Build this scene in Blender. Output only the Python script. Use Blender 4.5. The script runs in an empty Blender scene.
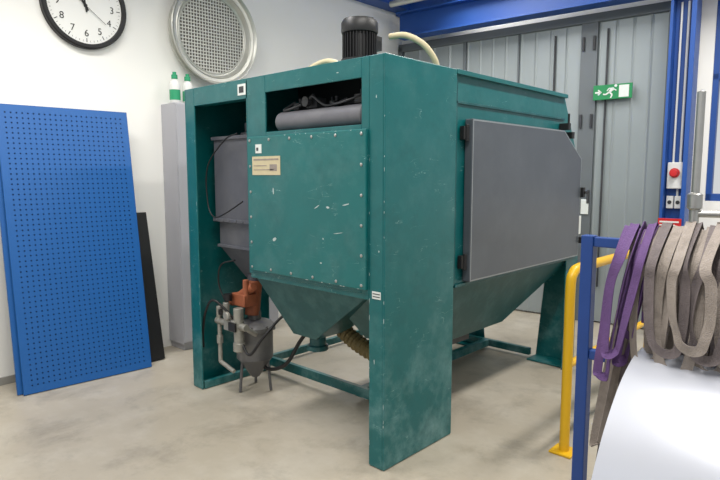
import bpy, bmesh, math, random
from mathutils import Vector, Matrix
random.seed(7)
scene = bpy.context.scene
scene.view_settings.view_transform = 'Standard'
COL = scene.collection

# ---------------------------------------------------------------- materials
def lin(c):
    r = []
    for v in c:
        v /= 255.0
        r.append(v/12.92 if v <= 0.04045 else ((v+0.055)/1.055)**2.4)
    return (r[0], r[1], r[2], 1)

def mat(name, col, rough=0.5, metal=0.0, var=0.12, scale=6.0, bump=0.0, bscale=60.0, dust=0.0,
        dustcol=(205, 205, 200), dscale=3.0, zdust=None, spec=0.5, stain=0.0, stscale=2.6, scratch=0.0, stdark=0.42):
    m = bpy.data.materials.new(name); m.use_nodes = True
    nt = m.node_tree; N = nt.nodes; L = nt.links
    b = N['Principled BSDF']
    b.inputs['Roughness'].default_value = rough
    b.inputs['Metallic'].default_value = metal
    b.inputs['Specular IOR Level'].default_value = spec
    tc = N.new('ShaderNodeTexCoord')
    n1 = N.new('ShaderNodeTexNoise'); n1.inputs['Scale'].default_value = scale; n1.inputs['Detail'].default_value = 5
    L.new(tc.outputs['Object'], n1.inputs['Vector'])
    c = lin(col)
    mx = N.new('ShaderNodeMix'); mx.data_type = 'RGBA'
    mx.inputs[6].default_value = tuple(v*(1-var) for v in c[:3])+(1,)
    mx.inputs[7].default_value = tuple(min(1, v*(1+var)) for v in c[:3])+(1,)
    L.new(n1.outputs['Fac'], mx.inputs[0])
    out = mx.outputs[2]
    if dust > 0:
        n2 = N.new('ShaderNodeTexNoise'); n2.inputs['Scale'].default_value = dscale; n2.inputs['Detail'].default_value = 8
        n2.inputs['Roughness'].default_value = 0.65
        L.new(tc.outputs['Object'], n2.inputs['Vector'])
        r = N.new('ShaderNodeMapRange'); r.inputs[1].default_value = 0.47; r.inputs[2].default_value = 0.75
        r.inputs[3].default_value = 0; r.inputs[4].default_value = dust
        L.new(n2.outputs['Fac'], r.inputs[0])
        fac = r.outputs[0]
        if zdust:
            sp = N.new('ShaderNodeSeparateXYZ'); L.new(tc.outputs['Object'], sp.inputs[0])
            zr = N.new('ShaderNodeMapRange'); zr.inputs[1].default_value = zdust[0]; zr.inputs[2].default_value = zdust[1]
            zr.inputs[3].default_value = zdust[2]; zr.inputs[4].default_value = zdust[3]
            L.new(sp.outputs['Z'], zr.inputs[0])
            mu = N.new('ShaderNodeMath'); mu.operation = 'MULTIPLY'
            L.new(fac, mu.inputs[0]); L.new(zr.outputs[0], mu.inputs[1]); fac = mu.outputs[0]
        m2 = N.new('ShaderNodeMix'); m2.data_type = 'RGBA'
        L.new(fac, m2.inputs[0]); L.new(out, m2.inputs[6]); m2.inputs[7].default_value = lin(dustcol)
        out = m2.outputs[2]
    if stain > 0:
        n5 = N.new('ShaderNodeTexNoise'); n5.inputs['Scale'].default_value = stscale; n5.inputs['Detail'].default_value = 12
        n5.inputs['Roughness'].default_value = 0.72; n5.inputs['Distortion'].default_value = 0.3
        L.new(tc.outputs['Object'], n5.inputs['Vector'])
        r5 = N.new('ShaderNodeMapRange'); r5.inputs[1].default_value = 0.50; r5.inputs[2].default_value = 0.70; r5.inputs[4].default_value = stain
        L.new(n5.outputs['Fac'], r5.inputs[0])
        m5 = N.new('ShaderNodeMix'); m5.data_type = 'RGBA'
        L.new(r5.outputs[0], m5.inputs[0]); L.new(out, m5.inputs[6]); m5.inputs[7].default_value = tuple(v*stdark for v in c[:3])+(1,)
        out = m5.outputs[2]
    if scratch > 0:
        mp = N.new('ShaderNodeMapping'); mp.inputs['Rotation'].default_value = (0.5, 0.9, 0.3); mp.inputs['Scale'].default_value = (2, 2, 9)
        L.new(tc.outputs['Object'], mp.inputs['Vector'])
        a = N.new('ShaderNodeTexNoise'); a.inputs['Scale'].default_value = 2.5; a.inputs['Detail'].default_value = 3
        L.new(mp.outputs['Vector'], a.inputs['Vector'])
        s1 = N.new('ShaderNodeMath'); s1.operation = 'SUBTRACT'; s1.inputs[1].default_value = 0.5; L.new(a.outputs['Fac'], s1.inputs[0])
        s2 = N.new('ShaderNodeMath'); s2.operation = 'ABSOLUTE'; L.new(s1.outputs[0], s2.inputs[0])
        r6 = N.new('ShaderNodeMapRange'); r6.inputs[1].default_value = 0.0; r6.inputs[2].default_value = 0.006; r6.inputs[3].default_value = 1; r6.inputs[4].default_value = 0
        L.new(s2.outputs[0], r6.inputs[0])
        g = N.new('ShaderNodeTexNoise'); g.inputs['Scale'].default_value = 7; g.inputs['Detail'].default_value = 3; L.new(tc.outputs['Object'], g.inputs['Vector'])
        r7 = N.new('ShaderNodeMapRange'); r7.inputs[1].default_value = 0.56; r7.inputs[2].default_value = 0.66; r7.inputs[4].default_value = scratch
        L.new(g.outputs['Fac'], r7.inputs[0])
        mu2 = N.new('ShaderNodeMath'); mu2.operation = 'MULTIPLY'; L.new(r6.outputs[0], mu2.inputs[0]); L.new(r7.outputs[0], mu2.inputs[1])
        m6 = N.new('ShaderNodeMix'); m6.data_type = 'RGBA'
        L.new(mu2.outputs[0], m6.inputs[0]); L.new(out, m6.inputs[6]); m6.inputs[7].default_value = lin((150, 185, 182))
        out = m6.outputs[2]
    L.new(out, b.inputs['Base Color'])
    if bump > 0:
        n4 = N.new('ShaderNodeTexNoise'); n4.inputs['Scale'].default_value = bscale; n4.inputs['Detail'].default_value = 4
        L.new(tc.outputs['Object'], n4.inputs['Vector'])
        bp = N.new('ShaderNodeBump'); bp.inputs['Strength'].default_value = bump; bp.inputs['Distance'].default_value = 0.01
        L.new(n4.outputs['Fac'], bp.inputs['Height']); L.new(bp.outputs['Normal'], b.inputs['Normal'])
    return m

M = {}
M['teal'] = mat('teal_paint', (4, 94, 96), 0.33, 0, 0.12, 4, dust=0.42, dustcol=(125, 165, 165), dscale=5,
                zdust=(0.0, 1.0, 1.8, 0.25), bump=0.05, bscale=25, stain=0.35, stscale=4, scratch=0.7)
M['teal_panel'] = mat('teal_panel_paint', (6, 98, 98), 0.38, 0, 0.12, 5, dust=0.2, dustcol=(120, 160, 160), dscale=4, stain=0.3, stscale=4, scratch=0.8)
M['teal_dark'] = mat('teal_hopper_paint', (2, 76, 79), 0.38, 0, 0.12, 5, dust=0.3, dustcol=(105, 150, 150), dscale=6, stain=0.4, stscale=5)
M['door'] = mat('dark_grey_steel', (80, 86, 93), 0.36, 0.15, 0.1, 3, dust=0.2, dustcol=(118, 124, 130), dscale=2.5)
M['edge'] = mat('worn_door_edge', (140, 146, 150), 0.4, 0.3, 0.15, 15)
M['grey'] = mat('grey_paint', (98, 98, 104), 0.5, 0, 0.12, 8, dust=0.3, dustcol=(150, 150, 150))
M['vessel'] = mat('separator_grey_paint', (84, 86, 94), 0.5, 0, 0.15, 8, dust=0.3, dustcol=(130, 130, 132))
M['pot'] = mat('grey_silver_canister', (100, 100, 102), 0.45, 0.3, 0.15, 10, dust=0.4, dustcol=(160, 158, 150))
M['fit'] = mat('dusty_metal_fittings', (158, 156, 148), 0.45, 0.4, 0.2, 30, stain=0.5, stscale=14)
M['greyd'] = mat('dark_grey_paint', (50, 52, 56), 0.5, 0, 0.15, 8, dust=0.3, dustcol=(110, 110, 110))
M['motor'] = mat('motor_black', (30, 30, 32), 0.45, 0, 0.1, 8)
M['black'] = mat('black_plastic', (22, 22, 24), 0.5)
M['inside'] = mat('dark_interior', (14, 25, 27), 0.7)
M['metal'] = mat('brushed_metal', (175, 175, 172), 0.35, 0.8, 0.1, 20)
M['galv'] = mat('galvanised_sheet', (196, 196, 188), 0.36, 0.55, 0.12, 12)
M['mesh'] = mat('sieve_mesh_wire', (215, 214, 206), 0.5, 0.2, 0.1, 80)
M['meshb'] = mat('sieve_bottom_sheet', (128, 126, 116), 0.6, 0.2, 0.15, 10)
M['white'] = mat('white_plastic', (225, 225, 222), 0.45, 0, 0.03)
M['cream'] = mat('cream_label', (196, 184, 150), 0.6, 0, 0.1, 30)
M['labelw'] = mat('white_label', (215, 220, 216), 0.6, 0, 0.05, 30)
M['chip'] = mat('bare_primer_chip', (175, 190, 188), 0.6, 0, 0.1, 30)
M['orange'] = mat('rust_brown_valve', (158, 90, 60), 0.65, 0, 0.3, 30, stain=0.4, stscale=14)
M['yellow'] = mat('yellow_paint', (222, 174, 24), 0.4, 0, 0.08, 8)
M['duct'] = mat('tan_flexible_duct', (118, 104, 66), 0.65, 0, 0.15, 20)
M['blue'] = mat('blue_rack_paint', (22, 62, 130), 0.42, 0, 0.1, 8)
M['bluebeam'] = mat('blue_beam_paint', (28, 76, 152), 0.45, 0, 0.06, 3)
M['peg'] = mat('blue_pegboard_paint', (22, 90, 160), 0.45, 0, 0.04, 3)
M['pegback'] = mat('blue_pegboard_back', (14, 52, 105), 0.6, 0, 0.05, 3)
M['wall'] = mat('white_wall_paint', (247, 246, 241), 0.8, 0, 0.03, 1.5, bump=0.04, bscale=80)
M['ceil'] = mat('ceiling_panels', (220, 220, 217), 0.8, 0, 0.03)
M['lilac'] = mat('light_grey_locker', (172, 172, 178), 0.5, 0, 0.04, 3)
M['base'] = mat('grey_baseboard', (150, 148, 142), 0.6)
M['gdoor'] = mat('grey_door_steel', (148, 156, 158), 0.4, 0.2, 0.1, 2, bump=0.1, bscale=4)
M['gdoord'] = mat('grey_door_frame', (100, 106, 110), 0.5, 0.1, 0.08, 3)
M['green'] = mat('exit_green', (20, 130, 75), 0.5, 0, 0.03)
M['cap'] = mat('green_bottle_cap', (40, 150, 105), 0.45)
M['red'] = mat('red_plastic', (190, 30, 34), 0.45)
M['purple'] = mat('purple_webbing', (98, 70, 120), 0.85, 0, 0.25, 40, bump=0.5, bscale=220, stain=0.35, stscale=20)
M['strapg'] = mat('grey_webbing', (150, 140, 132), 0.85, 0, 0.25, 30, bump=0.5, bscale=220, stain=0.4, stscale=18)
M['strapd'] = mat('dark_webbing', (112, 103, 103), 0.85, 0, 0.25, 30, bump=0.5, bscale=220, stain=0.4, stscale=18)
M['sheet'] = mat('silver_white_sheet', (205, 208, 218), 0.28, 0.35, 0.04, 2, bump=0.1, bscale=3)
M['clockface'] = mat('clock_face', (240, 240, 236), 0.4, 0, 0.01)
M['floor'] = mat('concrete_floor', (172, 163, 147), 0.38, 0, 0.12, 2.2, dust=0.5, dustcol=(206, 201, 190), dscale=1.8, bump=0.05, bscale=30, stain=0.5, stscale=2.8, stdark=0.45)

# ---------------------------------------------------------------- helpers
def group(name, loc=(0, 0, 0)):
    e = bpy.data.objects.new(name, None); e.empty_display_size = 0.1
    e.location = loc; COL.objects.link(e)
    return e

def finish(name, bm, material, parent=None, bevel=0.0, smooth=False):
    me = bpy.data.meshes.new(name)
    bmesh.ops.recalc_face_normals(bm, faces=bm.faces)
    bm.to_mesh(me); bm.free()
    me.materials.append(material)
    if smooth:
        for p in me.polygons: p.use_smooth = True
        try: me.set_sharp_from_angle(angle=math.radians(40))
        except Exception: pass
    o = bpy.data.objects.new(name, me); COL.objects.link(o)
    if parent:
        o.parent = parent
        o.matrix_parent_inverse = Matrix.Translation(-Vector(parent.location))
    if bevel > 0:
        bv = o.modifiers.new('bevel', 'BEVEL'); bv.width = bevel; bv.segments = 2; bv.limit_method = 'ANGLE'
    return o

def add_box(bm, x0, x1, y0, y1, z0, z1):
    vs = [bm.verts.new(p) for p in ((x0,y0,z0),(x1,y0,z0),(x1,y1,z0),(x0,y1,z0),(x0,y0,z1),(x1,y0,z1),(x1,y1,z1),(x0,y1,z1))]
    for f in ((0,3,2,1),(4,5,6,7),(0,1,5,4),(1,2,6,5),(2,3,7,6),(3,0,4,7)):
        bm.faces.new([vs[i] for i in f])
    return vs

def boxes(name, lst, material, parent=None, bevel=0.003):
    bm = bmesh.new()
    for b in lst: add_box(bm, *b)
    return finish(name, bm, material, parent, bevel)

def loft(bm, rings, cap=True, closed=True):
    rr = [[bm.verts.new(p) for p in r] for r in rings]
    n = len(rr[0])
    for a, b in zip(rr, rr[1:]):
        for i in range(n if closed else n-1):
            j = (i+1) % n
            bm.faces.new((a[i], a[j], b[j], b[i]))
    if cap:
        bm.faces.new(rr[0]); bm.faces.new(rr[-1])

def add_rev(bm, origin, axis, prof, seg=32, cap=True):
    o = Vector(origin); ax = Vector(axis).normalized()
    t = Vector((0, 0, 1)) if abs(ax.z) < 0.9 else Vector((1, 0, 0))
    u = ax.cross(t).normalized(); v = ax.cross(u)
    rings = []
    for r, d in prof:
        rings.append([o+ax*d+(u*math.cos(2*math.pi*i/seg)+v*math.sin(2*math.pi*i/seg))*max(r, 1e-4) for i in range(seg)])
    loft(bm, rings, cap=cap)

def rev(name, origin, axis, prof, material, parent=None, seg=32, smooth=True, bevel=0, cap=True):
    bm = bmesh.new(); add_rev(bm, origin, axis, prof, seg, cap=cap)
    return finish(name, bm, material, parent, bevel, smooth)

def add_cyl(bm, p0, p1, r, seg=16):
    p0 = Vector(p0); p1 = Vector(p1)
    add_rev(bm, p0, p1-p0, [(r, 0), (r, (p1-p0).length)], seg)

def cr(pts, n=8):
    pts = [Vector(p) for p in pts]
    P = [2*pts[0]-pts[1]]+pts+[2*pts[-1]-pts[-2]]
    out = []
    for i in range(1, len(P)-2):
        p0, p1, p2, p3 = P[i-1:i+3]
        for k in range(n):
            t = k/n
            out.append(0.5*((2*p1)+(p2-p0)*t+(2*p0-5*p1+4*p2-p3)*t*t+(3*p1-p0-3*p2+p3)*t**3))
    out.append(pts[-1]); return out

def add_tube(bm, pts, r, n=8, seg=12, ribs=0):
    path = cr(pts, n) if n > 1 else [Vector(p) for p in pts]
    T = [(path[min(i+1, len(path)-1)]-path[max(i-1, 0)]).normalized() for i in range(len(path))]
    up = Vector((0, 0, 1)) if abs(T[0].z) < 0.9 else Vector((1, 0, 0))
    u = T[0].cross(up).normalized()
    rings = []
    for i, p in enumerate(path):
        if i: u = T[i-1].rotation_difference(T[i]) @ u
        v = T[i].cross(u)
        rad = r*(1+(ribs*(1 if i % 2 else -1)))
        rings.append([p+(u*math.cos(2*math.pi*k/seg)+v*math.sin(2*math.pi*k/seg))*rad for k in range(seg)])
    loft(bm, rings)

def tube(name, pts, r, material, parent=None, n=8, seg=12, ribs=0, smooth=True):
    bm = bmesh.new(); add_tube(bm, pts, r, n, seg, ribs)
    return finish(name, bm, material, parent, 0, smooth)

def prism_x(name, prof, x0, x1, material, parent=None, bevel=0.004):
    bm = bmesh.new()
    loft(bm, [[(x0, y, z) for y, z in prof], [(x1, y, z) for y, z in prof]])
    return finish(name, bm, material, parent, bevel)

def frustum(name, top, zt, bot, zb, material, parent=None):
    (a0, a1, b0, b1), (c0, c1, d0, d1) = top, bot
    bm = bmesh.new()
    loft(bm, [[(a0,b0,zt),(a1,b0,zt),(a1,b1,zt),(a0,b1,zt)], [(c0,d0,zb),(c1,d0,zb),(c1,d1,zb),(c0,d1,zb)]])
    return finish(name, bm, material, parent, 0.004)

# ---------------------------------------------------------------- room
WX = -4.97
boxes('floor', [(WX, 5, -2.5, 8.5, -0.1, 0)], M['floor'], bevel=0)
boxes('wall_left', [(WX-0.15, WX, -2.5, 6.7, 0, 4.3)], M['wall'], bevel=0)
boxes('ceiling', [(WX-0.15, 5, -2.5, 8.5, 4.3, 4.4)], M['ceil'], bevel=0)
boxes('baseboard_left', [(WX, WX+0.015, -2.5, 2.5, 0, 0.06)], M['base'])

BA = math.radians(5)
BM_ = Matrix.Translation((WX, 6.14, 0)) @ Matrix.Rotation(BA, 4, 'Z')
def bw(o):
    o.data.transform(BM_); return o
bw(boxes('wall_back', [(-0.1, 3.55, 0, 0.15, 0, 4.3), (3.55, 5.6, 0, 0.15, 0, 1.35), (5.6, 9.5, 0, 0.15, 0, 4.3), (3.55, 5.6, 0, 0.15, 3.7, 4.3)], M['wall'], bevel=0))
bw(boxes('window_1', [(3.55, 3.60, 0.02, 0.12, 1.35, 3.7), (4.5, 4.56, 0.02, 0.12, 1.35, 3.7), (5.55, 5.6, 0.02, 0.12, 1.35, 3.7),
                      (3.55, 5.6, 0.02, 0.12, 1.35, 1.42), (3.55, 5.6, 0.02, 0.12, 2.5, 2.56), (3.55, 5.6, 0.02, 0.12, 3.64, 3.7)], M['bluebeam'], bevel=0.004))
door = group('door_1', (WX+1.5, 6.2, 0))
leaves = [(0.06, 0.93), (0.97, 1.62), (1.64, 2.33), (2.50, 3.16)]
bm = bmesh.new()
for a, b in leaves:
    n = 4; w = (b-a)/n
    pts = []
    for i in range(n):
        x = a+i*w
        pts += [(x, -0.05), (x+w*0.10, -0.058), (x+w*0.20, -0.05)]
    pts.append((b, -0.05))
    for (xa, ya), (xb, yb) in zip(pts, pts[1:]):
        v = [bm.verts.new(p) for p in ((xa, ya, 0.02), (xb, yb, 0.02), (xb, yb, 3.2), (xa, ya, 3.2))]
        bm.faces.new(v)
    add_box(bm, a, b, -0.045, -0.01, 0.02, 3.2)
bw(finish('leaves', bm, M['gdoor'], door))
bw(boxes('stiles', [(0.0, 0.06, -0.09, -0.005, 0.0, 3.24), (0.93, 0.97, -0.075, -0.005, 0.02, 3.22), (1.62, 1.64, -0.07, -0.005, .02, 3.22),
                    (2.33, 2.50, -0.08, -0.005, 0.0, 3.24), (3.16, 3.19, -0.08, -0.005, 0, 3.24),
                    (0.0, 3.19, -0.09, -0.005, 3.18, 3.27)], M['gdoord'], door))
bm = bmesh.new()
for s in (2.36, 2.47):
    for z in (0.5, 1.3, 2.1, 2.9):
        add_cyl(bm, (s, -0.09, z), (s, -0.09, z+0.14), 0.014)
add_cyl(bm, (2.05, -0.07, 0.4), (2.05, -0.07, 3.1), 0.010)
add_cyl(bm, (2.6, -0.07, 0.4), (2.6, -0.07, 3.1), 0.010)
bw(finish('hinges_and_bolts', bm, M['greyd'], door))
bw(boxes('door_notice', [(2.40, 2.48, -0.095, -0.082, 1.18, 1.34)], M['labelw'], door))

bw(boxes('trim_1', [(0.2, 9.0, -0.36, -0.34, 3.28, 3.56), (0.2, 9.0, -0.45, -0.25, 3.27, 3.29), (0.2, 9.0, -0.45, -0.25, 3.55, 3.57)], M['bluebeam']))
bw(boxes('trim_2', [(0.0, 9.0, -0.15, -0.005, 3.62, 3.86)], M['bluebeam']))
boxes('trim_3', [(WX, WX+0.22, -2.0, 6.1, 3.66, 3.84)], M['bluebeam'])
boxes('trim_4', [(-3.95, -3.75, -2.0, 6.0, 3.9, 4.15)], M['bluebeam'])
bm = bmesh.new()
add_cyl(bm, (0.25, -0.62, 3.62), (8.8, -0.62, 3.62), 0.035)
add_cyl(bm, (0.25, -0.56, 3.80), (8.8, -0.56, 3.80), 0.025)
for s in (0.6, 2.4, 4.2, 6.0):
    add_cyl(bm, (s, -0.62, 3.62), (s, -0.62, 4.30), 0.008)
bw(finish('overhead_conduit', bm, M['galv'], None, 0, True))

bw(boxes('steel_column', [(3.225, 3.25, -0.36, -0.10, 0, 3.255), (3.40, 3.44, -0.36, -0.10, 0, 3.255), (3.25, 3.40, -0.22, -0.20, 0, 3.255), (3.20, 3.46, -0.40, -0.10, 0, 0.02)], M['bluebeam']))
sw = group('emergency_stop_switch', (BM_ @ Vector((3.32, -0.24, 1.5))))
bw(boxes('housing', [(3.262, 3.392, -0.30, -0.222, 1.47, 1.72)], M['white'], sw, 0.008))
bw(rev('knob', (3.327, -0.30, 1.62), (0, -1, 0), [(0.045, 0), (0.045, 0.012), (0.02, 0.014), (0.02, 0.035), (0.033, 0.04), (0.03, 0.06), (0, 0.062)], M['red'], sw))
bm = bmesh.new()
add_cyl(bm, (3.30, -0.24, 1.72), (3.30, -0.24, 3.2), 0.01); add_cyl(bm, (3.35, -0.24, 1.40), (3.35, -0.24, 1.47), 0.01)
add_cyl(bm, (3.36, -0.24, 1.72), (3.36, -0.24, 3.2), 0.012)
bw(finish('conduit', bm, M['white'], sw, 0, True))
so = group('wall_outlet', (BM_ @ Vector((3.32, -0.24, 1.35))))
bw(boxes('body', [(3.262, 3.322, -0.27, -0.222, 1.28, 1.40), (3.332, 3.392, -0.27, -0.222, 1.28, 1.40)], M['white'], so, 0.006))
bm = bmesh.new()
for s in (3.292, 3.362): add_cyl(bm, (s, -0.271, 1.34), (s, -0.275, 1.34), 0.018)
bw(finish('sockets', bm, M['greyd'], so))
rs = group('red_warning_sign', BM_ @ Vector((3.3, -0.37, 1.15)))
bw(boxes('plate', [(3.22, 3.42, -0.375, -0.362, 1.08, 1.19)], M['red'], rs))
bw(boxes('lettering', [(3.235, 3.40, -0.378, -0.374, 1.15, 1.165), (3.235, 3.37, -0.378, -0.374, 1.12, 1.132), (3.235, 3.40, -0.378, -0.374, 1.095, 1.105)], M['labelw'], rs, 0))

ex = group('exit_sign', BM_ @ Vector((2.69, -0.1, 2.45)))
bw(boxes('plate', [(2.49, 2.87, -0.125, -0.105, 2.375, 2.525)], M['green'], ex))
bm = bmesh.new()
YS = -0.128
def quadp(bm, pts, y=YS):
    f = bm.faces.new([bm.verts.new((p[0], y, p[1])) for p in pts])
    r = bmesh.ops.extrude_face_region(bm, geom=[f])
    bmesh.ops.translate(bm, verts=[v for v in r['geom'] if isinstance(v, bmesh.types.BMVert)], vec=(0, 0.003, 0))
def limb(a, b, w):
    a = Vector(a); b = Vector(b); d = (b-a).normalized(); n = Vector((-d.y, d.x))*w/2
    quadp(bm, [a+n, b+n, b-n, a-n])
ox, oz = 2.69, 2.45
limb((ox-0.035, oz+0.005), (ox+0.005, oz+0.035), 0.028)
limb((ox-0.04, oz), (ox-0.01, oz-0.03), 0.016); limb((ox-0.01, oz-0.03), (ox-0.025, oz-0.062), 0.014)
limb((ox-0.035, oz), (ox-0.075, oz-0.025), 0.016); limb((ox-0.075, oz-0.025), (ox-0.1, oz-0.02), 0.014)
limb((ox, oz+0.03), (ox+0.03, oz+0.01), 0.011); limb((ox, oz+0.035), (ox-0.045, oz+0.035), 0.011); limb((ox-0.045, oz+0.035), (ox-0.06, oz+0.01), 0.011)
add_cyl(bm, (ox+0.022, YS, oz+0.058), (ox+0.022, YS+0.003, oz+0.058), 0.014)
limb((2.51, oz), (2.565, oz), 0.016); limb((2.54, oz+0.025), (2.572, oz-0.003), 0.014); limb((2.54, oz-0.025), (2.572, oz+0.003), 0.014)
quadp(bm, [(2.745, oz-0.06), (2.84, oz-0.06), (2.84, oz+0.06), (2.745, oz+0.06)])
bw(finish('pictogram', bm, M['labelw'], ex))

# ---------------------------------------------------------------- clock
ck = group('wall_clock', (WX, 2.06, 2.95))
cy, cz = 2.06, 2.95
rev('rim', (WX, cy, cz), (1, 0, 0), [(0.335, 0.0), (0.335, 0.045), (0.325, 0.055), (0.30, 0.055), (0.295, 0.03), (0.0, 0.03)], M['black'], ck, 64)
rev('face', (WX+0.03, cy, cz), (1, 0, 0), [(0.295, 0.0), (0.295, 0.003), (0, 0.0035)], M['clockface'], ck, 64)
bm = bmesh.new()
for i in range(60):
    a = math.radians(i*6); l = 0.03 if i % 5 == 0 else 0.014; w = 0.006 if i % 5 == 0 else 0.0025
    d = Vector((0, math.sin(a), math.cos(a))); n = Vector((0, math.cos(a), -math.sin(a)))*w/2
    c0 = Vector((WX+0.0345, cy, cz)); p = [c0+d*0.283+n, c0+d*0.283-n, c0+d*(0.283-l)-n, c0+d*(0.283-l)+n]
    bm.faces.new([bm.verts.new(q) for q in p])
finish('minute_marks', bm, M['black'], ck)
bm = bmesh.new()
def hand(ang, l, w, back, x):
    a = math.radians(ang); d = Vector((0, math.sin(a), math.cos(a))); n = Vector((0, math.cos(a), -math.sin(a)))*w/2
    c0 = Vector((x, cy, cz))
    ring = [c0-d*back+n, c0-d*back-n, c0+d*l-n*0.5, c0+d*l+n*0.5]
    loft(bm, [ring, [q+Vector((0.003, 0, 0)) for q in ring]])
hand(-8, 0.235, 0.013, 0.05, WX+0.040); hand(-30, 0.155, 0.018, 0.04, WX+0.036); hand(128, 0.20, 0.004, 0.06, WX+0.0445)
add_cyl(bm, (WX+0.034, cy, cz), (WX+0.050, cy, cz), 0.012)
finish('hands', bm, M['black'], ck)
for i in range(1, 13):
    a = math.radians(i*30)
    cu = bpy.data.curves.new('numeral_%d' % i, 'FONT'); cu.body = str(i); cu.size = 0.075; cu.align_x = 'CENTER'; cu.align_y = 'CENTER'
    cu.materials.append(M['black'])
    o = bpy.data.objects.new('numeral_%d' % i, cu); COL.objects.link(o)
    o.parent = ck; o.matrix_parent_inverse = Matrix.Translation(-Vector(ck.location))
    o.location = (WX+0.0355, cy+0.215*math.sin(a), cz+0.215*math.cos(a)); o.rotation_euler = (math.pi/2, 0, math.pi/2)

# ---------------------------------------------------------------- sieve on wall
sv = group('round_sieve', (WX, 3.22, 2.9))
yo, zo = 3.215, 2.91
K = 1.07
rev('drum', (WX+0.005, yo, zo), (1, 0, 0), [(r_*K, d_) for r_, d_ in [(0.37, 0.0), (0.385, 0.03), (0.41, 0.035), (0.41, 0.05), (0.395, 0.055), (0.405, 0.12), (0.43, 0.13), (0.435, 0.14), (0.428, 0.148), (0.415, 0.14), (0.405, 0.12), (0.38, 0.115), (0.372, 0.12), (0.365, 0.11), (0.350, 0.075), (0.340, 0.07), (0.332, 0.075), (0.325, 0.07), (0.325, 0.06)]], M['galv'], sv, 72, cap=False)
bm = bmesh.new()
R = 0.328*K; st = 0.030
k = -R+0.01
while k <= R:
    h = math.sqrt(max(0, R*R-k*k))
    if h > 0.02:
        add_box(bm, WX+0.066, WX+0.070, yo+k-0.0045, yo+k+0.0045, zo-h, zo+h)
        add_box(bm, WX+0.070, WX+0.074, yo-h, yo+h, zo+k-0.0045, zo+k+0.0045)
    k += st
finish('mesh', bm, M['mesh'], sv)
rev('bottom_sheet', (WX+0.045, yo, zo), (1, 0, 0), [(0.335*K, 0), (0.335*K, 0.006)], M['meshb'], sv, 48)

# ---------------------------------------------------------------- locker and bottles
lk = group('metal_locker', (-4.84, 3.2, 0))
boxes('carcass', [(WX+0.002, -4.72, 2.70, 3.8, 0.06, 2.23), (WX+0.002, -4.74, 2.72, 3.78, 0.0, 0.06)], M['lilac'], lk, 0.005)
boxes('doors', [(-4.72, -4.702, 2.705, 3.245, 0.08, 2.22), (-4.72, -4.702, 3.255, 3.795, 0.08, 2.22)], M['lilac'], lk, 0.004)
boxes('handles', [(-4.702, -4.68, 3.19, 3.21, 1.05, 1.2), (-4.702, -4.68, 3.29, 3.31, 1.05, 1.2)], M['metal'], lk, 0.004)
for (bx, by) in ((-4.82, 2.76), (-4.84, 2.90)):
    g = group('spray_bottle', (bx, by, 2.23))
    rev('body', (bx, by, 2.232), (0, 0, 1), [(0.040, 0), (0.046, 0.01), (0.046, 0.16), (0.036, 0.195), (0.02, 0.21), (0.02, 0.215)], M['white'], g, 24)
    rev('label', (bx, by, 2.26), (0, 0, 1), [(0.0468, 0), (0.0468, 0.09)], M['cap'], g, 24, cap=False)
    rev('cap', (bx, by, 2.445), (0, 0, 1), [(0.027, 0), (0.027, 0.035), (0.016, 0.04), (0.016, 0.06), (0.0, 0.062)], M['cap'], g, 24)

# ---------------------------------------------------------------- pegboards
def pegboard(name, xb, y0, xt, W, Ht, holes=True, thick=0.018, yaw=0.0, mface=None):
    g = group(name, (xb, y0+W/2, 0))
    lean = math.asin((xb-xt)/Ht)
    T = Matrix.Translation((xb, y0, 0.003)) @ Matrix.Rotation(yaw, 4, 'Z') @ Matrix.Rotation(-lean, 4, 'Y')
    bm = bmesh.new()
    if holes:
        nx = int((W-0.05)/0.038); nz = int((Ht-0.05)/0.038)
        mx_ = (W-nx*0.038)/2; mz_ = (Ht-nz*0.038)/2; hs = 0.0105
        us = [0.0]; vs_ = [0.0]
        for i in range(nx): c = mx_+(i+.5)*0.038; us += [c-hs/2, c+hs/2]
        for i in range(nz): c = mz_+(i+.5)*0.038; vs_ += [c-hs/2, c+hs/2]
        us.append(W); vs_.append(Ht)
        grid = [[bm.verts.new((thick, u, v)) for v in vs_] for u in us]
        for i in range(len(us)-1):
            for j in range(len(vs_)-1):
                if i % 2 == 1 and j % 2 == 1: continue
                bm.faces.new((grid[i][j], grid[i+1][j], grid[i+1][j+1], grid[i][j+1]))
    else:
        add_box(bm, thick-0.004, thick, 0, W, 0, Ht)
    o = finish('perforated_face' if holes else 'face', bm, mface or M['peg'], g)
    o.data.transform(T)
    bm = bmesh.new()
    add_box(bm, 0, 0.002, 0.003, W-0.003, 0.003, Ht-0.003)
    o = finish('back', bm, M['pegback'] if holes else M['black'], g); o.data.transform(T)
    bm = bmesh.new()
    for b in ((0, thick, 0, 0.0015, 0, Ht), (0, thick, W-0.0015, W, 0, Ht), (0, thick, 0, W, 0, 0.0015), (0, thick, 0, W, Ht-0.0015, Ht)):
        add_box(bm, *b)
    o = finish('edge_returns', bm, mface or M['peg'], g); o.data.transform(T)
    return g
pegboard('pegboard', -4.60, 1.335, -4.905, 0.955, 2.135, yaw=math.radians(-4))
pegboard('pegboard', -4.64, 1.305, -4.935, 0.955, 2.135, yaw=math.radians(-4))
pegboard('black_board', -4.66, 1.99, -4.90, 0.48, 1.29, holes=False, mface=M['black'], thick=0.03)

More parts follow.
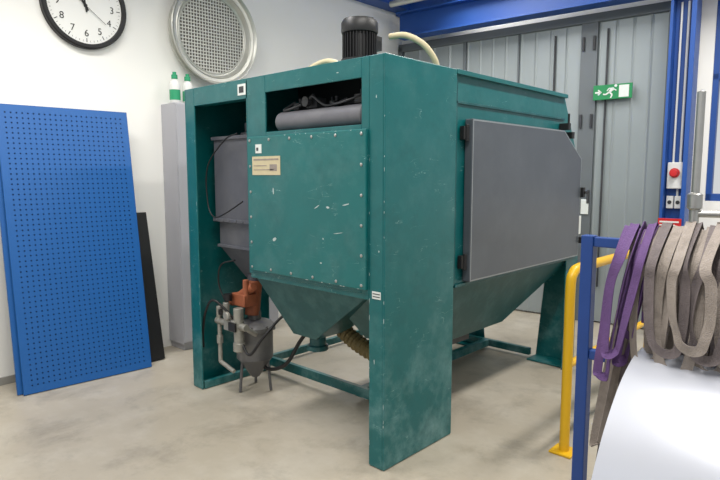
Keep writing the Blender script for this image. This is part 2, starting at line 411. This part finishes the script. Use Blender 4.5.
# ---------------------------------------------------------------- blasting cabinet
bc = group('sandblasting_cabinet', (-2.9, 3.4, 0))
X0, X1 = -3.87, -1.96
Y0 = 2.29; ZT = 2.21; YC = 2.93
t = 0.012
boxes('right_column', [(X1-t, X1, Y0, YC, 0.004, ZT), (X1-0.11, X1-t, Y0, Y0+t, 0.004, ZT), (X1-0.11, X1-t, YC-t, YC, 0.004, ZT), (X1-0.10, X1-t, Y0+t, YC-t, 0.004, 0.014)], M['teal'], bc, 0.004)
boxes('left_column', [(X0, X0+t, Y0, YC, 0.004, ZT), (X0+t, X0+0.125, Y0, Y0+t, 0.004, ZT), (X0+t, X0+0.125, YC-t, YC, 0.004, ZT), (X0+t, X0+0.10, Y0+t, YC-t, 0.004, 0.014),
                      (X0+0.09, X0+0.13, Y0+0.02, YC, 0.004, 0.06)], M['teal'], bc, 0.004)
boxes('left_top_beam', [(X0+0.125, -3.12, Y0, Y0+t, 2.085, ZT), (X0+0.125, -3.12, Y0+t, Y0+0.08, 2.085, 2.097)], M['teal'], bc)
boxes('roof', [(X0+t, X1-t, Y0+t, YC, ZT-t, ZT)], M['teal'], bc)
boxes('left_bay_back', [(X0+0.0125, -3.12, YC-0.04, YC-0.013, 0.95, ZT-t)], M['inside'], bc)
boxes('bay_divider', [(-3.132, -3.12, Y0, YC, 0.96, ZT-t)], M['teal'], bc)
YF = Y0
boxes('front_fascia', [(-3.12, -2.935, YF, YF+t, 0.96, ZT), (-2.935, -2.125, YF, YF+t, 2.105, ZT), (-2.125, X1-0.11, YF, YF+t, 0.96, ZT),
                       (-2.935, -2.125, YF, YF+t, 0.96, 1.865), (-2.935, -2.125, YF+t, YF+0.05, 1.855, 1.865)], M['teal'], bc, 0.003)
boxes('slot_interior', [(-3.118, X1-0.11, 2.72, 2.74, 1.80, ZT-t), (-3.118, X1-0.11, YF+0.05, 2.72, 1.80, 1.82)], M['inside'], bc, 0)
boxes('front_cover_panel', [(-3.10, -2.075, YF-0.022, YF, 0.985, 1.84)], M['teal_panel'], bc, 0.006)
bm = bmesh.new()
for i in range(6):
    x = -3.07+i*(0.965/5)
    for z in (1.01, 1.815): add_rev(bm, (x, YF-0.022, z), (0, -1, 0), [(0.009, 0), (0.009, 0.003), (0.004, 0.006)], 10)
for i in range(1, 5):
    z = 1.01+i*(0.805/5)
    for x in (-3.07, -2.105): add_rev(bm, (x, YF-0.022, z), (0, -1, 0), [(0.009, 0), (0.009, 0.003), (0.004, 0.006)], 10)
finish('panel_screws', bm, M['metal'], bc, 0, True)
yp = YF-0.0245
boxes('type_plate', [(-3.045, -2.77, yp, yp+0.002, 1.60, 1.715)], M['cream'], bc, 0)
boxes('type_plate_print', [(-3.03, -2.785, yp-0.001, yp, 1.69, 1.70), (-3.03, -2.90, yp-0.001, yp, 1.655, 1.66), (-3.03, -2.83, yp-0.001, yp, 1.63, 1.635), (-2.87, -2.80, yp-0.001, yp, 1.625, 1.665)], M['strapg'], bc, 0)
boxes('inspection_stickers', [(-3.01, -2.95, yp, yp+0.002, 1.735, 1.79), (-3.215, -3.13, Y0-0.003, Y0-0.0005, 2.11, 2.18), (-2.045, -1.985, Y0-0.003, Y0-0.0005, 0.945, 0.985)], M['labelw'], bc, 0)
boxes('sticker_print', [(-3.0, -2.98, yp-0.001, yp, 1.75, 1.77), (-3.20, -3.15, Y0-0.004, Y0-0.003, 2.125, 2.165), (-2.04, -1.99, Y0-0.004, Y0-0.003, 0.955, 0.96), (-2.04, -1.99, Y0-0.004, Y0-0.003, 0.97, 0.975)], M['greyd'], bc, 0)
bm = bmesh.new()
random.seed(3)
def chip(cx, cz_, w, h, rot, y):
    pts = []
    for i in range(7):
        a = i/7*2*math.pi; rr = random.uniform(0.6, 1.1)
        u, v = math.cos(a)*w*rr/2, math.sin(a)*h*rr/2
        pts.append((cx+u*math.cos(rot)-v*math.sin(rot), y, cz_+u*math.sin(rot)+v*math.cos(rot)))
    bm.faces.new([bm.verts.new(p) for p in pts])
for c in ((-2.84, 1.50, 0.014, 0.06, 0.1), (-2.45, 1.42, 0.05, 0.008, 0.5), (-2.36, 1.42, 0.03, 0.014, 0), (-2.22, 1.44, 0.08, 0.007, 0.2), (-2.28, 1.28, 0.08, 0.004, 0.15), (-2.84, 1.205, 0.045, 0.025, 0.2), (-2.42, 1.10, 0.02, 0.01, 0), (-2.40, 1.24, 0.008, 0.014, 0.4)):
    chip(*c, yp+0.0015)
for i in range(16):
    chip(random.uniform(-3.08, -2.1), random.choice((0.989, 1.836)), random.uniform(0.006, 0.02), random.uniform(0.003, 0.006), 0, yp+0.0015)
for i in range(22):
    chip(random.choice((X1-0.106, X1-0.004, X1-0.004)), random.uniform(0.05, 2.15), random.uniform(0.003, 0.006), random.uniform(0.01, 0.04), 0, Y0-0.001)
for i in range(14):
    chip(random.choice((X0+0.004, X0+0.121)), random.uniform(0.05, 2.05), random.uniform(0.003, 0.006), random.uniform(0.01, 0.04), 0, Y0-0.001)
for c in ((-2.02, 2.0, 0.008, 0.02, 0), (-2.3, 2.15, 0.02, 0.008, 0), (-2.0, 1.2, 0.01, 0.015, 0), (-2.03, .6, 0.008, 0.03, 0)):
    chip(*c, Y0-0.001)
finish('paint_chips', bm, M['chip'], bc)
bm = bmesh.new()
add_rev(bm, (-2.89, 2.385, 1.925), (1, 0, 0), [(0.045, 0), (0.062, 0.01), (0.062, 0.72), (0.045, 0.74)], 24)
finish('filter_roller', bm, M['grey'], bc, 0, True)
bm = bmesh.new()
for x, w_, h_ in ((-2.82, 0.05, 0.04), (-2.70, 0.09, 0.06), (-2.50, 0.04, 0.03), (-2.30, 0.06, 0.05)):
    add_box(bm, x, x+w_, 2.42, 2.50, 2.0, 2.0+h_)
    add_cyl(bm, (x+0.02, 2.46, 2.0+h_), (x+0.02, 2.46, 2.03+h_), 0.010)
add_cyl(bm, (-2.9, 2.52, 2.02), (-2.13, 2.52, 2.02), 0.014)
add_box(bm, -2.2, -2.14, 2.38, 2.44, 1.98, 2.07)
add_cyl(bm, (-2.66, 2.40, 2.035), (-2.66, 2.37, 2.035), 0.03)
add_tube(bm, [(-2.82, 2.44, 2.05), (-2.86, 2.38, 2.0), (-2.80, 2.36, 1.995), (-2.7, 2.38, 2.02)], 0.008)
add_tube(bm, [(-2.5, 2.44, 2.05), (-2.4, 2.36, 2.0), (-2.3, 2.36, 2.01), (-2.2, 2.42, 2.05)], 0.006)
add_tube(bm, [(-2.66, 2.4, 2.03), (-2.6, 2.38, 2.06), (-2.5, 2.40, 2.0), (-2.35, 2.42, 2.03)], 0.008)
finish('pneumatic_valves', bm, M['greyd'], bc, 0.002)

prof = [(YC+0.001, 0.93), (4.74, 0.93), (4.74, 1.72), (4.44, ZT), (YC+0.001, ZT)]
prism_x('chamber', prof, -3.12, X1-0.025, M['teal'], bc, 0.006)
XS = X1-0.025
boxes('side_trims', [(XS, XS+0.012, YC+0.001, 4.44, 2.02, 2.035), (XS, XS+0.012, YC+0.001, 2.96, 0.93, 2.2), (XS, XS+0.018, YC+0.03, 4.74, 0.915, 0.935)], M['teal_dark'], bc, 0.002)
boxes('roof_lip', [(XS-0.001, XS+0.03, YC+0.001, 4.44, 2.185, 2.212)], M['teal'], bc, 0.002)
XD = XS+0.006
dp = [(3.05, 0.945), (4.665, 0.945), (4.665, 1.73), (4.33, 1.935), (3.05, 1.935)]
prism_x('chamber_door', dp, XD, XD+0.055, M['door'], bc, 0.006)
def inset(p, k):
    return [(3.05+k, .945+k), (4.665-k, .945+k), (4.665-k, 1.73-k*.6), (4.33-k*.35, 1.935-k), (3.05+k, 1.935-k)]
bm = bmesh.new()
outer = [(XD+0.0555, y, z) for y, z in inset(dp, 0.003)]; inner = [(XD+0.0560, y, z) for y, z in inset(dp, 0.012)]
loft(bm, [outer, inner], cap=False)
finish('door_worn_edge', bm, M['edge'], bc)
bm = bmesh.new()
for z in (1.02, 1.80):
    add_cyl(bm, (XD+0.03, 3.03, z), (XD+0.03, 3.03, z+0.10), 0.012)
    add_box(bm, XD, XD+0.03, 2.995, 3.05, z+0.01, z+0.09)
add_box(bm, XD, XD+0.075, 4.35, 4.39, 1.94, 1.99); add_box(bm, XD, XD+0.06, 4.46, 4.50, 1.88, 1.93)
add_cyl(bm, (XD+0.07, 4.36, 1.99), (XD+0.07, 4.36, 2.06), 0.008)
add_box(bm, XD, XD+0.08, 4.665, 4.70, 1.42, 1.50); add_cyl(bm, (XD+0.08, 4.68, 1.46), (XD+0.08, 4.75, 1.46), 0.012)
add_box(bm, XD, XD+0.08, 4.665, 4.69, 1.05, 1.10)
finish('door_hinges_and_latches', bm, M['black'], bc, 0.002)
boxes('door_notice_label', [(XS+0.045, XS+0.047, 4.668, 4.735, 1.12, 1.27)], M['labelw'], bc, 0)

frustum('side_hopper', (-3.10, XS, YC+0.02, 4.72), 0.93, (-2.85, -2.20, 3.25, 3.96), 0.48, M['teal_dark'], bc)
boxes('hopper_outlet', [(-2.72, -2.36, 3.4, 3.75, 0.36, 0.48)], M['greyd'], bc)
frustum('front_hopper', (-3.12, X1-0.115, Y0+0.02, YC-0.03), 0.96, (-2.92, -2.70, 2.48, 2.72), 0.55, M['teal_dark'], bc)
boxes('front_hopper_rib', [(-3.12, X1-0.115, Y0+0.004, Y0+0.016, 0.93, 0.985)], M['teal'], bc)
rev('hopper_spout', (-2.81, 2.6, 0.44), (0, 0, 1), [(0.07, 0), (0.07, 0.03), (0.055, 0.035), (0.055, 0.11)], M['teal_dark'], bc, 24)
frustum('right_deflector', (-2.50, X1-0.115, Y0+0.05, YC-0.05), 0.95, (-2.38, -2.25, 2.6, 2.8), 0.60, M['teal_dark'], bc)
tube('flexible_duct', [(-2.90, 2.82, 0.66), (-2.80, 2.80, 0.56), (-2.62, 2.80, 0.47), (-2.42, 2.82, 0.42), (-2.25, 2.84, 0.46)], 0.055, M['duct'], bc, n=12, seg=16, ribs=0.09, smooth=False)
boxes('base_rails', [(X0+0.13, X1-0.115, YC-0.05, YC-0.014, 0.06, 0.13), (X0+0.02, X0+0.06, YC, 4.70, 0.03, 0.09), (X0+0.02, X1-0.36, 4.66, 4.70, 0.03, 0.09), (-2.78, -2.72, YC, 4.66, 0.03, 0.09)], M['teal'], bc)
bm = bmesh.new()
for xo, sgn in ((X1-0.012, -1), (X0+0.7, 1)):
    xa, xb = sorted((xo, xo-0.012 if sgn < 0 else xo+0.012))
    add_box(bm, xa, xb, 4.56, 4.78, 0.004, 0.93)
    xi_t = xo+sgn*0.26; xi_b = xo+sgn*0.34
    loft(bm, [[(xo, 4.77, 0.93), (xi_t, 4.77, 0.93), (xi_t, 4.782, 0.93), (xo, 4.782, 0.93)], [(xo, 4.77, 0.004), (xi_b, 4.77, 0.004), (xi_b, 4.782, 0.004), (xo, 4.782, 0.004)]])
    add_box(bm, min(xo, xi_b), max(xo, xi_b), 4.60, 4.77, 0.004, 0.016)
finish('rear_legs', bm, M['teal'], bc, 0.003)

# left bay
bm = bmesh.new()
def rect(x0, x1, y0, y1, z): return [(x0, y0, z), (x1, y0, z), (x1, y1, z), (x0, y1, z)]
add_box(bm, -3.74, -3.20, 2.44, 2.86, 1.28, 1.86)
add_box(bm, -3.755, -3.185, 2.425, 2.875, 1.26, 1.285)
add_box(bm, -3.755, -3.185, 2.425, 2.875, 1.85, 1.875)
add_box(bm, -3.72, -3.22, 2.46, 2.84, 1.08, 1.262)
add_box(bm, -3.735, -3.205, 2.445, 2.855, 1.07, 1.09)
loft(bm, [rect(-3.72, -3.22, 2.46, 2.84, 1.072), rect(-3.57, -3.45, 2.58, 2.70, 0.84)])
add_rev(bm, (-3.51, 2.62, 0.79), (0, 0, 1), [(0.05, 0), (0.06, 0.03), (0.06, 0.08)], 20)
add_rev(bm, (-3.47, 2.62, 1.87), (0, 0, 1), [(0.11, 0), (0.11, 0.03), (0.08, 0.04), (0.08, 0.10)], 28)
for x in (-3.70, -3.62, -3.54, -3.46, -3.38, -3.30, -3.24):
    add_rev(bm, (x, 2.425, 1.272), (0, -1, 0), [(0.008, 0), (0.006, 0.006)], 8)
finish('media_separator', bm, M['vessel'], bc, 0.004)
tube('separator_duct', [(-3.47, 2.62, 1.96), (-3.47, 2.62, 2.03), (-3.42, 2.64, 2.10), (-3.30, 2.66, 2.13), (-3.14, 2.67, 2.13)], 0.065, M['duct'], bc, n=10, ribs=0.08, smooth=False)
boxes('separator_bracket', [(X0+0.02, -3.74, 2.60, 2.65, 1.6, 1.65), (X0+0.02, -3.72, 2.60, 2.65, 1.12, 1.17)], M['teal'], bc)
px_, py_ = -3.48, 2.58
bm = bmesh.new()
add_rev(bm, (px_, py_, 0.10), (0, 0, 1), [(0.03, 0), (0.045, 0.02), (0.125, 0.14), (0.135, 0.15), (0.135, 0.36), (0.155, 0.365), (0.155, 0.39), (0.12, 0.42), (0.05, 0.44), (0.05, 0.50)], 28)
for a in range(3):
    an = a*2.09+0.4; add_cyl(bm, (px_+0.10*math.cos(an), py_+0.10*math.sin(an), 0.30), (px_+0.13*math.cos(an), py_+0.13*math.sin(an), 0.006), 0.011, 8)
for a in range(8):
    an = a*math.pi/4; add_cyl(bm, (px_+0.145*math.cos(an), py_+0.145*math.sin(an), 0.455), (px_+0.145*math.cos(an), py_+0.145*math.sin(an), 0.505), 0.009, 8)
finish('blast_pot', bm, M['pot'], bc, 0, True)
bm = bmesh.new()
qx, qy = px_-0.03, py_-0.19
add_box(bm, qx-0.03, qx+0.11, qy-0.04, qy+0.04, 0.49, 0.57)
add_cyl(bm, (qx-0.17, qy, 0.53), (qx+0.19, qy, 0.53), 0.026)
add_cyl(bm, (qx-0.14, qy, 0.53), (qx-0.14, qy, 0.22), 0.016)
add_rev(bm, (qx-0.14, qy, 0.36), (0, 0, 1), [(0.026, 0), (0.026, 0.06)], 6)
add_cyl(bm, (qx-0.14, qy, 0.22), (qx+0.03, qy, 0.18), 0.016)
add_cyl(bm, (qx+0.10, qy, 0.40), (qx+0.10, qy, 0.66), 0.036)
add_cyl(bm, (qx-0.05, qy, 0.57), (qx-0.05, qy, 0.68), 0.024)
add_cyl(bm, (qx-0.14, qy, 0.53), (qx-0.14, qy, 0.64), 0.022)
add_cyl(bm, (qx+0.17, qy, 0.53), (qx+0.17, qy+0.10, 0.46), 0.018)
add_rev(bm, (qx+0.10, qy, 0.34), (0, 0, 1), [(0.02, 0), (0.042, 0.01), (0.042, 0.07)], 16)
add_rev(bm, (qx+0.03, qy-0.04, 0.60), (0, -1, 0), [(0.032, 0), (0.032, 0.02), (0.026, 0.025)], 20)
finish('air_regulator', bm, M['fit'], bc, 0.003, True)
bm = bmesh.new()
add_cyl(bm, (px_, py_-0.02, 0.57), (px_-0.01, py_+0.02, 0.82), 0.055)
add_box(bm, px_-0.10, px_+0.06, py_-0.13, py_-0.02, 0.65, 0.74)
add_cyl(bm, (px_-0.14, py_-0.10, 0.66), (px_+0.08, py_-0.06, 0.80), 0.034)
add_cyl(bm, (px_+0.04, py_-0.10, 0.70), (px_+0.04, py_-0.10, 0.85), 0.022)
finish('pinch_valve', bm, M['orange'], bc, 0.006, True)
bm = bmesh.new()
add_cyl(bm, (px_-0.13, py_-0.19, 0.585), (px_-0.13, py_-0.19, 0.62), 0.03)
add_box(bm, px_+0.02, px_+0.10, py_-0.245, py_-0.231, 0.50, 0.56)
add_cyl(bm, (px_-0.08, py_-0.17, 0.69), (px_-0.08, py_-0.17, 0.74), 0.03)
finish('valve_knobs', bm, M['black'], bc, 0, True)
bm = bmesh.new()
add_tube(bm, [(-3.33, 2.36, 1.88), (-3.50, 2.37, 1.84), (-3.72, 2.37, 1.66), (-3.73, 2.37, 1.40), (-3.64, 2.36, 1.30), (-3.50, 2.36, 1.33), (-3.30, 2.37, 1.42)], 0.005)
add_tube(bm, [(-3.44, 2.40, 0.55), (-3.60, 2.32, 0.70), (-3.72, 2.32, 0.60), (-3.80, 2.34, 0.42), (-3.83, 2.36, 0.30)], 0.009)
add_tube(bm, [(-3.40, 2.40, 0.42), (-3.30, 2.40, 0.34), (-3.20, 2.45, 0.48), (-3.15, 2.6, 0.62), (-3.0, 2.7, 0.7)], 0.010)
add_tube(bm, [(-3.46, 2.60, 0.20), (-3.35, 2.62, 0.17), (-3.2, 2.65, 0.24), (-3.1, 2.7, 0.42), (-2.95, 2.75, 0.62)], 0.014)
add_tube(bm, [(-3.6, 2.42, 0.66), (-3.66, 2.4, 0.80), (-3.60, 2.38, 0.95), (-3.45, 2.40, 1.0)], 0.006)
finish('air_hoses', bm, M['black'], bc, 0, True)

# motor on the roof
mx0, my0 = -2.39, 2.56
bm = bmesh.new()
add_rev(bm, (mx0, my0, ZT), (0, 0, 1), [(0.20, 0), (0.20, 0.015), (0.17, 0.025), (0.12, 0.03), (0.12, 0.04)], 40)
finish('fan_mount', bm, M['teal'], bc, 0, True)
bm = bmesh.new()
add_rev(bm, (mx0, my0, ZT+0.04), (0, 0, 1), [(0.108, 0), (0.108, 0.015), (0.085, 0.02), (0.085, 0.16), (0.104, 0.162), (0.107, 0.17), (0.107, 0.22), (0.095, 0.24), (0, 0.242)], 40)
for i in range(32):
    a = i/32*2*math.pi; d = Vector((math.cos(a), math.sin(a), 0)); n = Vector((-d.y, d.x, 0))*0.002
    c0 = Vector((mx0, my0, ZT+0.06)); rg = [c0+d*0.083+n, c0+d*0.101+n, c0+d*0.101-n, c0+d*0.083-n]
    loft(bm, [rg, [q+Vector((0, 0, 0.138)) for q in rg]])
add_box(bm, mx0-0.05, mx0+0.05, my0+0.08, my0+0.14, ZT+0.12, ZT+0.20)
finish('electric_motor', bm, M['motor'], bc, 0, True)
tube('exhaust_hose', [(-2.30, 2.72, ZT+0.20), (-2.21, 2.76, ZT+0.20), (-2.13, 2.82, ZT+0.15), (-2.09, 2.88, ZT+0.07), (-2.09, 2.92, ZT)], 0.018, M['cream'], bc)
tube('roof_air_hose', [(-2.95, 2.60, ZT+0.01), (-2.90, 2.64, ZT+0.08), (-2.78, 2.66, ZT+0.11), (-2.66, 2.64, ZT+0.08), (-2.6, 2.6, ZT+0.01)], 0.018, M['cream'], bc)

# ---------------------------------------------------------------- yellow barrier
yb = group('safety_barrier', (-1.33, 3.8, 0))
bm = bmesh.new()
add_tube(bm, [(-1.345, 3.18, 0.01), (-1.345, 3.18, 0.3), (-1.345, 3.18, 0.7), (-1.345, 3.18, 0.98), (-1.345, 3.205, 1.045), (-1.345, 3.27, 1.07), (-1.345, 3.5, 1.07), (-1.345, 4.3, 1.07), (-1.345, 4.53, 1.07), (-1.345, 4.595, 1.045), (-1.345, 4.62, 0.98), (-1.345, 4.62, .7), (-1.345, 4.62, 0.01)], 0.028, n=5, seg=16)
add_cyl(bm, (-1.345, 3.18, 0.52), (-1.345, 4.62, 0.52), 0.022)
finish('tube_frame', bm, M['yellow'], yb, 0, True)
boxes('base_plates', [(-1.41, -1.28, 3.115, 3.245, 0.001, 0.014), (-1.41, -1.28, 4.555, 4.685, 0.001, 0.014)], M['yellow'], yb)

# ---------------------------------------------------------------- blue rack with straps and sheets
rk = group('sheet_rack', (-0.4, 2.2, 0))
RX0, RX1, RY, RZ = -0.965, 0.55, 2.39, 1.355
boxes('frame', [(RX0, RX0+0.05, RY-0.025, RY+0.025, 0.0, RZ), (RX1-0.05, RX1, RY-0.025, RY+0.025, 0.0, RZ),
                (RX0+0.05, RX1-0.05, RY-0.02, RY+0.02, RZ-0.045, RZ-0.005), (RX0+0.05, RX1-0.05, RY-0.02, RY+0.02, 0.84, 0.88),
                (RX0, RX0+0.05, 1.55, RY-0.025, 0.06, 0.11), (RX1-0.05, RX1, 1.55, RY-0.025, 0.06, 0.11),
                (RX0+0.05, RX1-0.05, 1.60, 1.65, 0.06, 0.11), (RX0+0.05, RX1-0.05, RY-0.02, RY+0.02, 0.06, 0.11)], M['blue'], rk, 0.004)
bm = bmesh.new()
for (x, y) in ((RX0+0.025, 1.58), (RX1-0.025, 1.58)):
    add_cyl(bm, (x-0.015, y, 0.031), (x+0.015, y, 0.031), 0.03, 20)
finish('castors', bm, M['black'], rk)
for i in range(5):
    bm = bmesh.new()
    xs0 = -0.70+0.010*i
    off = i*0.011
    pr = cr([(0, 1.74+i*0.004, 0.115), (0, 1.80+off*.4, 0.40), (0, 1.93+off*.5, 0.66), (0, 2.08+off*.6, 0.83-off*.7), (0, 2.22, 0.915-off), (0, 2.34, 0.94-off)], 6)
    front = []; back = []
    for k, p in enumerate(pr):
        T = (pr[min(k+1, len(pr)-1)]-pr[max(k-1, 0)]).normalized(); n = T.cross(Vector((1, 0, 0))).normalized()*0.002
        front.append(p+n); back.append(p-n)
    prof2 = front+back[::-1]
    loft(bm, [[(xs0, p.y, p.z) for p in prof2], [(0.45, p.y, p.z) for p in prof2]])
    finish('metal_sheet_%d' % (i+1), bm, M['sheet'], rk, 0, True)

def add_ribbon(bm, pts, w, W0=(1, 0, 0), n=8, th=0.003):
    path = cr(pts, n)
    T = [(path[min(i+1, len(path)-1)]-path[max(i-1, 0)]).normalized() for i in range(len(path))]
    Wv = Vector(W0); Wv = (Wv-T[0]*Wv.dot(T[0])).normalized()
    ph = random.uniform(0, 6); amp = random.uniform(0.3, 0.75); fr = random.uniform(0.06, 0.13)
    N_ = len(path)
    rings = []
    for i, p in enumerate(path):
        if i: Wv = T[i-1].rotation_difference(T[i]) @ Wv
        # twist only in the free-hanging part, flat on the rail
        free = min(1, max(0, (i-N_*0.24)/(N_*0.1)))*min(1, max(0, (N_*0.76-i)/(N_*0.1)))
        tw = amp*math.sin(ph+i*fr)*free
        Wt = Matrix.Rotation(tw, 3, T[i]) @ Wv
        Nn = T[i].cross(Wt)
        cup = Nn*0.003
        rings.append([p-Wt*w/2-Nn*th/2, p-cup-Nn*th/2, p+Wt*w/2-Nn*th/2, p+Wt*w/2+Nn*th/2, p-cup+Nn*th/2, p-Wt*w/2+Nn*th/2])
    loft(bm, rings)

straps = group('lifting_straps', (-0.6, RY, RZ))
random.seed(31)
def strap(xa, xb, zb, layer, w, mi, dx=0.0, belly=0.0):
    rt = RZ+0.004+layer*0.008; fy = RY-0.034-layer*0.020; by = RY+0.03+layer*0.012
    j = lambda s=0.007: random.uniform(-s, s)
    sg = 1 if xb > xa else -1
    hw = max(abs(xb-xa)/2, w*0.6)*random.uniform(0.8, 1.05)
    xm = (xa+xb)/2+dx
    zb_b = RZ-random.uniform(0.15, 0.35)
    L_ = RZ-zb
    til = random.uniform(-0.012, 0.012)
    def side(x, s, f):
        return x+(xm+s*hw-x)*f+s*belly*math.sin(math.pi*f)
    p = [(xa, by+0.01, zb_b), (xa, by, RZ-0.06), (xa, RY+0.015, rt), (xa, RY-0.015, rt), (xa+j(), fy, RZ-0.06),
         (side(xa, -sg, .35)+j(), fy-0.01+j(), RZ-L_*0.35), (side(xa, -sg, .7)+j(), fy-0.015+j(), RZ-L_*0.68), (xm-sg*hw, fy-0.015, zb+hw*1.1-til), (xm-sg*hw*0.7, fy-0.02, zb+hw*0.3-til), (xm, fy-0.02, zb), (xm+sg*hw*0.7, fy-0.02, zb+hw*0.3+til), (xm+sg*hw, fy-0.025, zb+hw*1.1+til),
         (side(xb, sg, .7)+j(), fy-0.025+j(), RZ-L_*0.68), (side(xb, sg, .35)+j(), fy-0.018+j(), RZ-L_*0.35), (xb+j(), fy-0.006, RZ-0.06), (xb, RY-0.015, rt+0.004), (xb, RY+0.015, rt+0.004), (xb, by+0.006, RZ-0.06), (xb, by+0.016, zb_b-0.05)]
    bm = bmesh.new(); add_ribbon(bm, p, w)
    return finish('strap_%d' % (len(straps.children)+1), bm, [M['purple'], M['strapg'], M['strapd']][mi], straps, 0, True)
specs = [
 (-0.785, -0.735, 0.82, 4, 0.034, 0, -0.055, 0), (-0.765, -0.70, 0.92, 5, 0.034, 0, -0.045, 0.01), (-0.73, -0.69, 1.00, 3, 0.032, 0, -0.03, 0.01), (-0.70, -0.66, 0.88, 2, 0.032, 0, -0.08, 0),
 (-0.75, -0.71, 0.52, 1, 0.034, 1, -0.11, 0), (-0.72, -0.69, 0.44, 0, 0.032, 2, -0.115, 0),
 (-0.69, -0.60, 0.90, 4, 0.034, 1, -0.015, 0.012), (-0.65, -0.55, 0.97, 6, 0.034, 2, 0.01, 0.012), (-0.66, -0.60, 0.84, 1, 0.036, 1, 0.0, 0.01), (-0.635, -0.58, 0.93, 2, 0.032, 1, -0.035, 0.01),
 (-0.61, -0.50, 0.89, 5, 0.036, 1, -0.01, 0.02), (-0.57, -0.47, 1.00, 7, 0.036, 1, 0.015, 0.015), (-0.56, -0.50, 0.83, 0, 0.034, 2, 0.02, 0.01), (-0.55, -0.46, 0.93, 3, 0.034, 2, 0.02, 0.01),
 (-0.52, -0.43, 0.91, 4, 0.036, 1, 0.02, 0.015), (-0.49, -0.39, 0.97, 6, 0.036, 2, -0.02, 0.015), (-0.47, -0.38, 0.87, 2, 0.036, 1, -0.02, 0.01), (-0.42, -0.36, 0.84, 1, 0.036, 1, 0.0, 0.01),
 (-0.41, -0.31, 0.94, 5, 0.036, 1, -0.01, 0.015), (-0.36, -0.28, 0.88, 3, 0.036, 2, 0.0, 0.01), (-0.32, -0.22, 0.94, 4, 0.036, 1, 0.0, 0.01), (-0.26, -0.17, 0.86, 1, 0.036, 2, 0.0, 0.01),
 (-0.19, -0.11, 0.93, 3, 0.036, 0, 0.0, 0.01),
]
for s in specs: strap(*s)

sp = group('stand_pipe', (-0.80, 3.4, 0))
bm = bmesh.new()
add_rev(bm, (-0.80, 3.4, 0.0), (0, 0, 1), [(0.12, 0), (0.12, 0.015), (0.03, 0.02), (0.024, 0.03), (0.024, 1.42), (0.036, 1.43), (0.036, 1.5), (0.02, 1.51), (0.02, 2.02), (0.0, 2.03)], 24)
add_rev(bm, (-0.80, 3.4, 1.28), (0, 0, 1), [(0.024, 0), (0.045, 0.01), (0.045, 0.05), (0.024, 0.06)], 24)
add_cyl(bm, (-0.80, 3.4, 1.40), (-0.45, 3.5, 1.40), 0.018)
finish('pipe', bm, M['metal'], sp, 0, True)

# ---------------------------------------------------------------- light
w = bpy.data.worlds.new('daylight'); scene.world = w; w.use_nodes = True
bg = w.node_tree.nodes['Background']; bg.inputs[0].default_value = (0.95, 0.98, 1.0, 1); bg.inputs[1].default_value = 0.66
def area(name, loc, rot, sx, sy, e, col=(1, 1, 1)):
    l = bpy.data.lights.new(name, 'AREA'); l.shape = 'RECTANGLE'; l.size = sx; l.size_y = sy; l.energy = e; l.color = col
    o = bpy.data.objects.new(name, l); o.location = loc; o.rotation_euler = rot; COL.objects.link(o); return o
for i, (x, y) in enumerate(((-3.4, 0.8), (-3.6, 4.6), (-0.6, 1.2), (-0.6, 4.6))):
    area('ceiling_lamp', (x, y, 4.2), (0, 0, 0), 0.3, 2.4, 115, (1, 0.97, 0.92))

cam = bpy.data.cameras.new('camera'); cam.lens = 29.25; cam.sensor_width = 36
co = bpy.data.objects.new('camera', cam); COL.objects.link(co)
co.location = (0, 0, 1.6); co.rotation_euler = (math.radians(90-6.34), 0, math.radians(43))
scene.camera = co
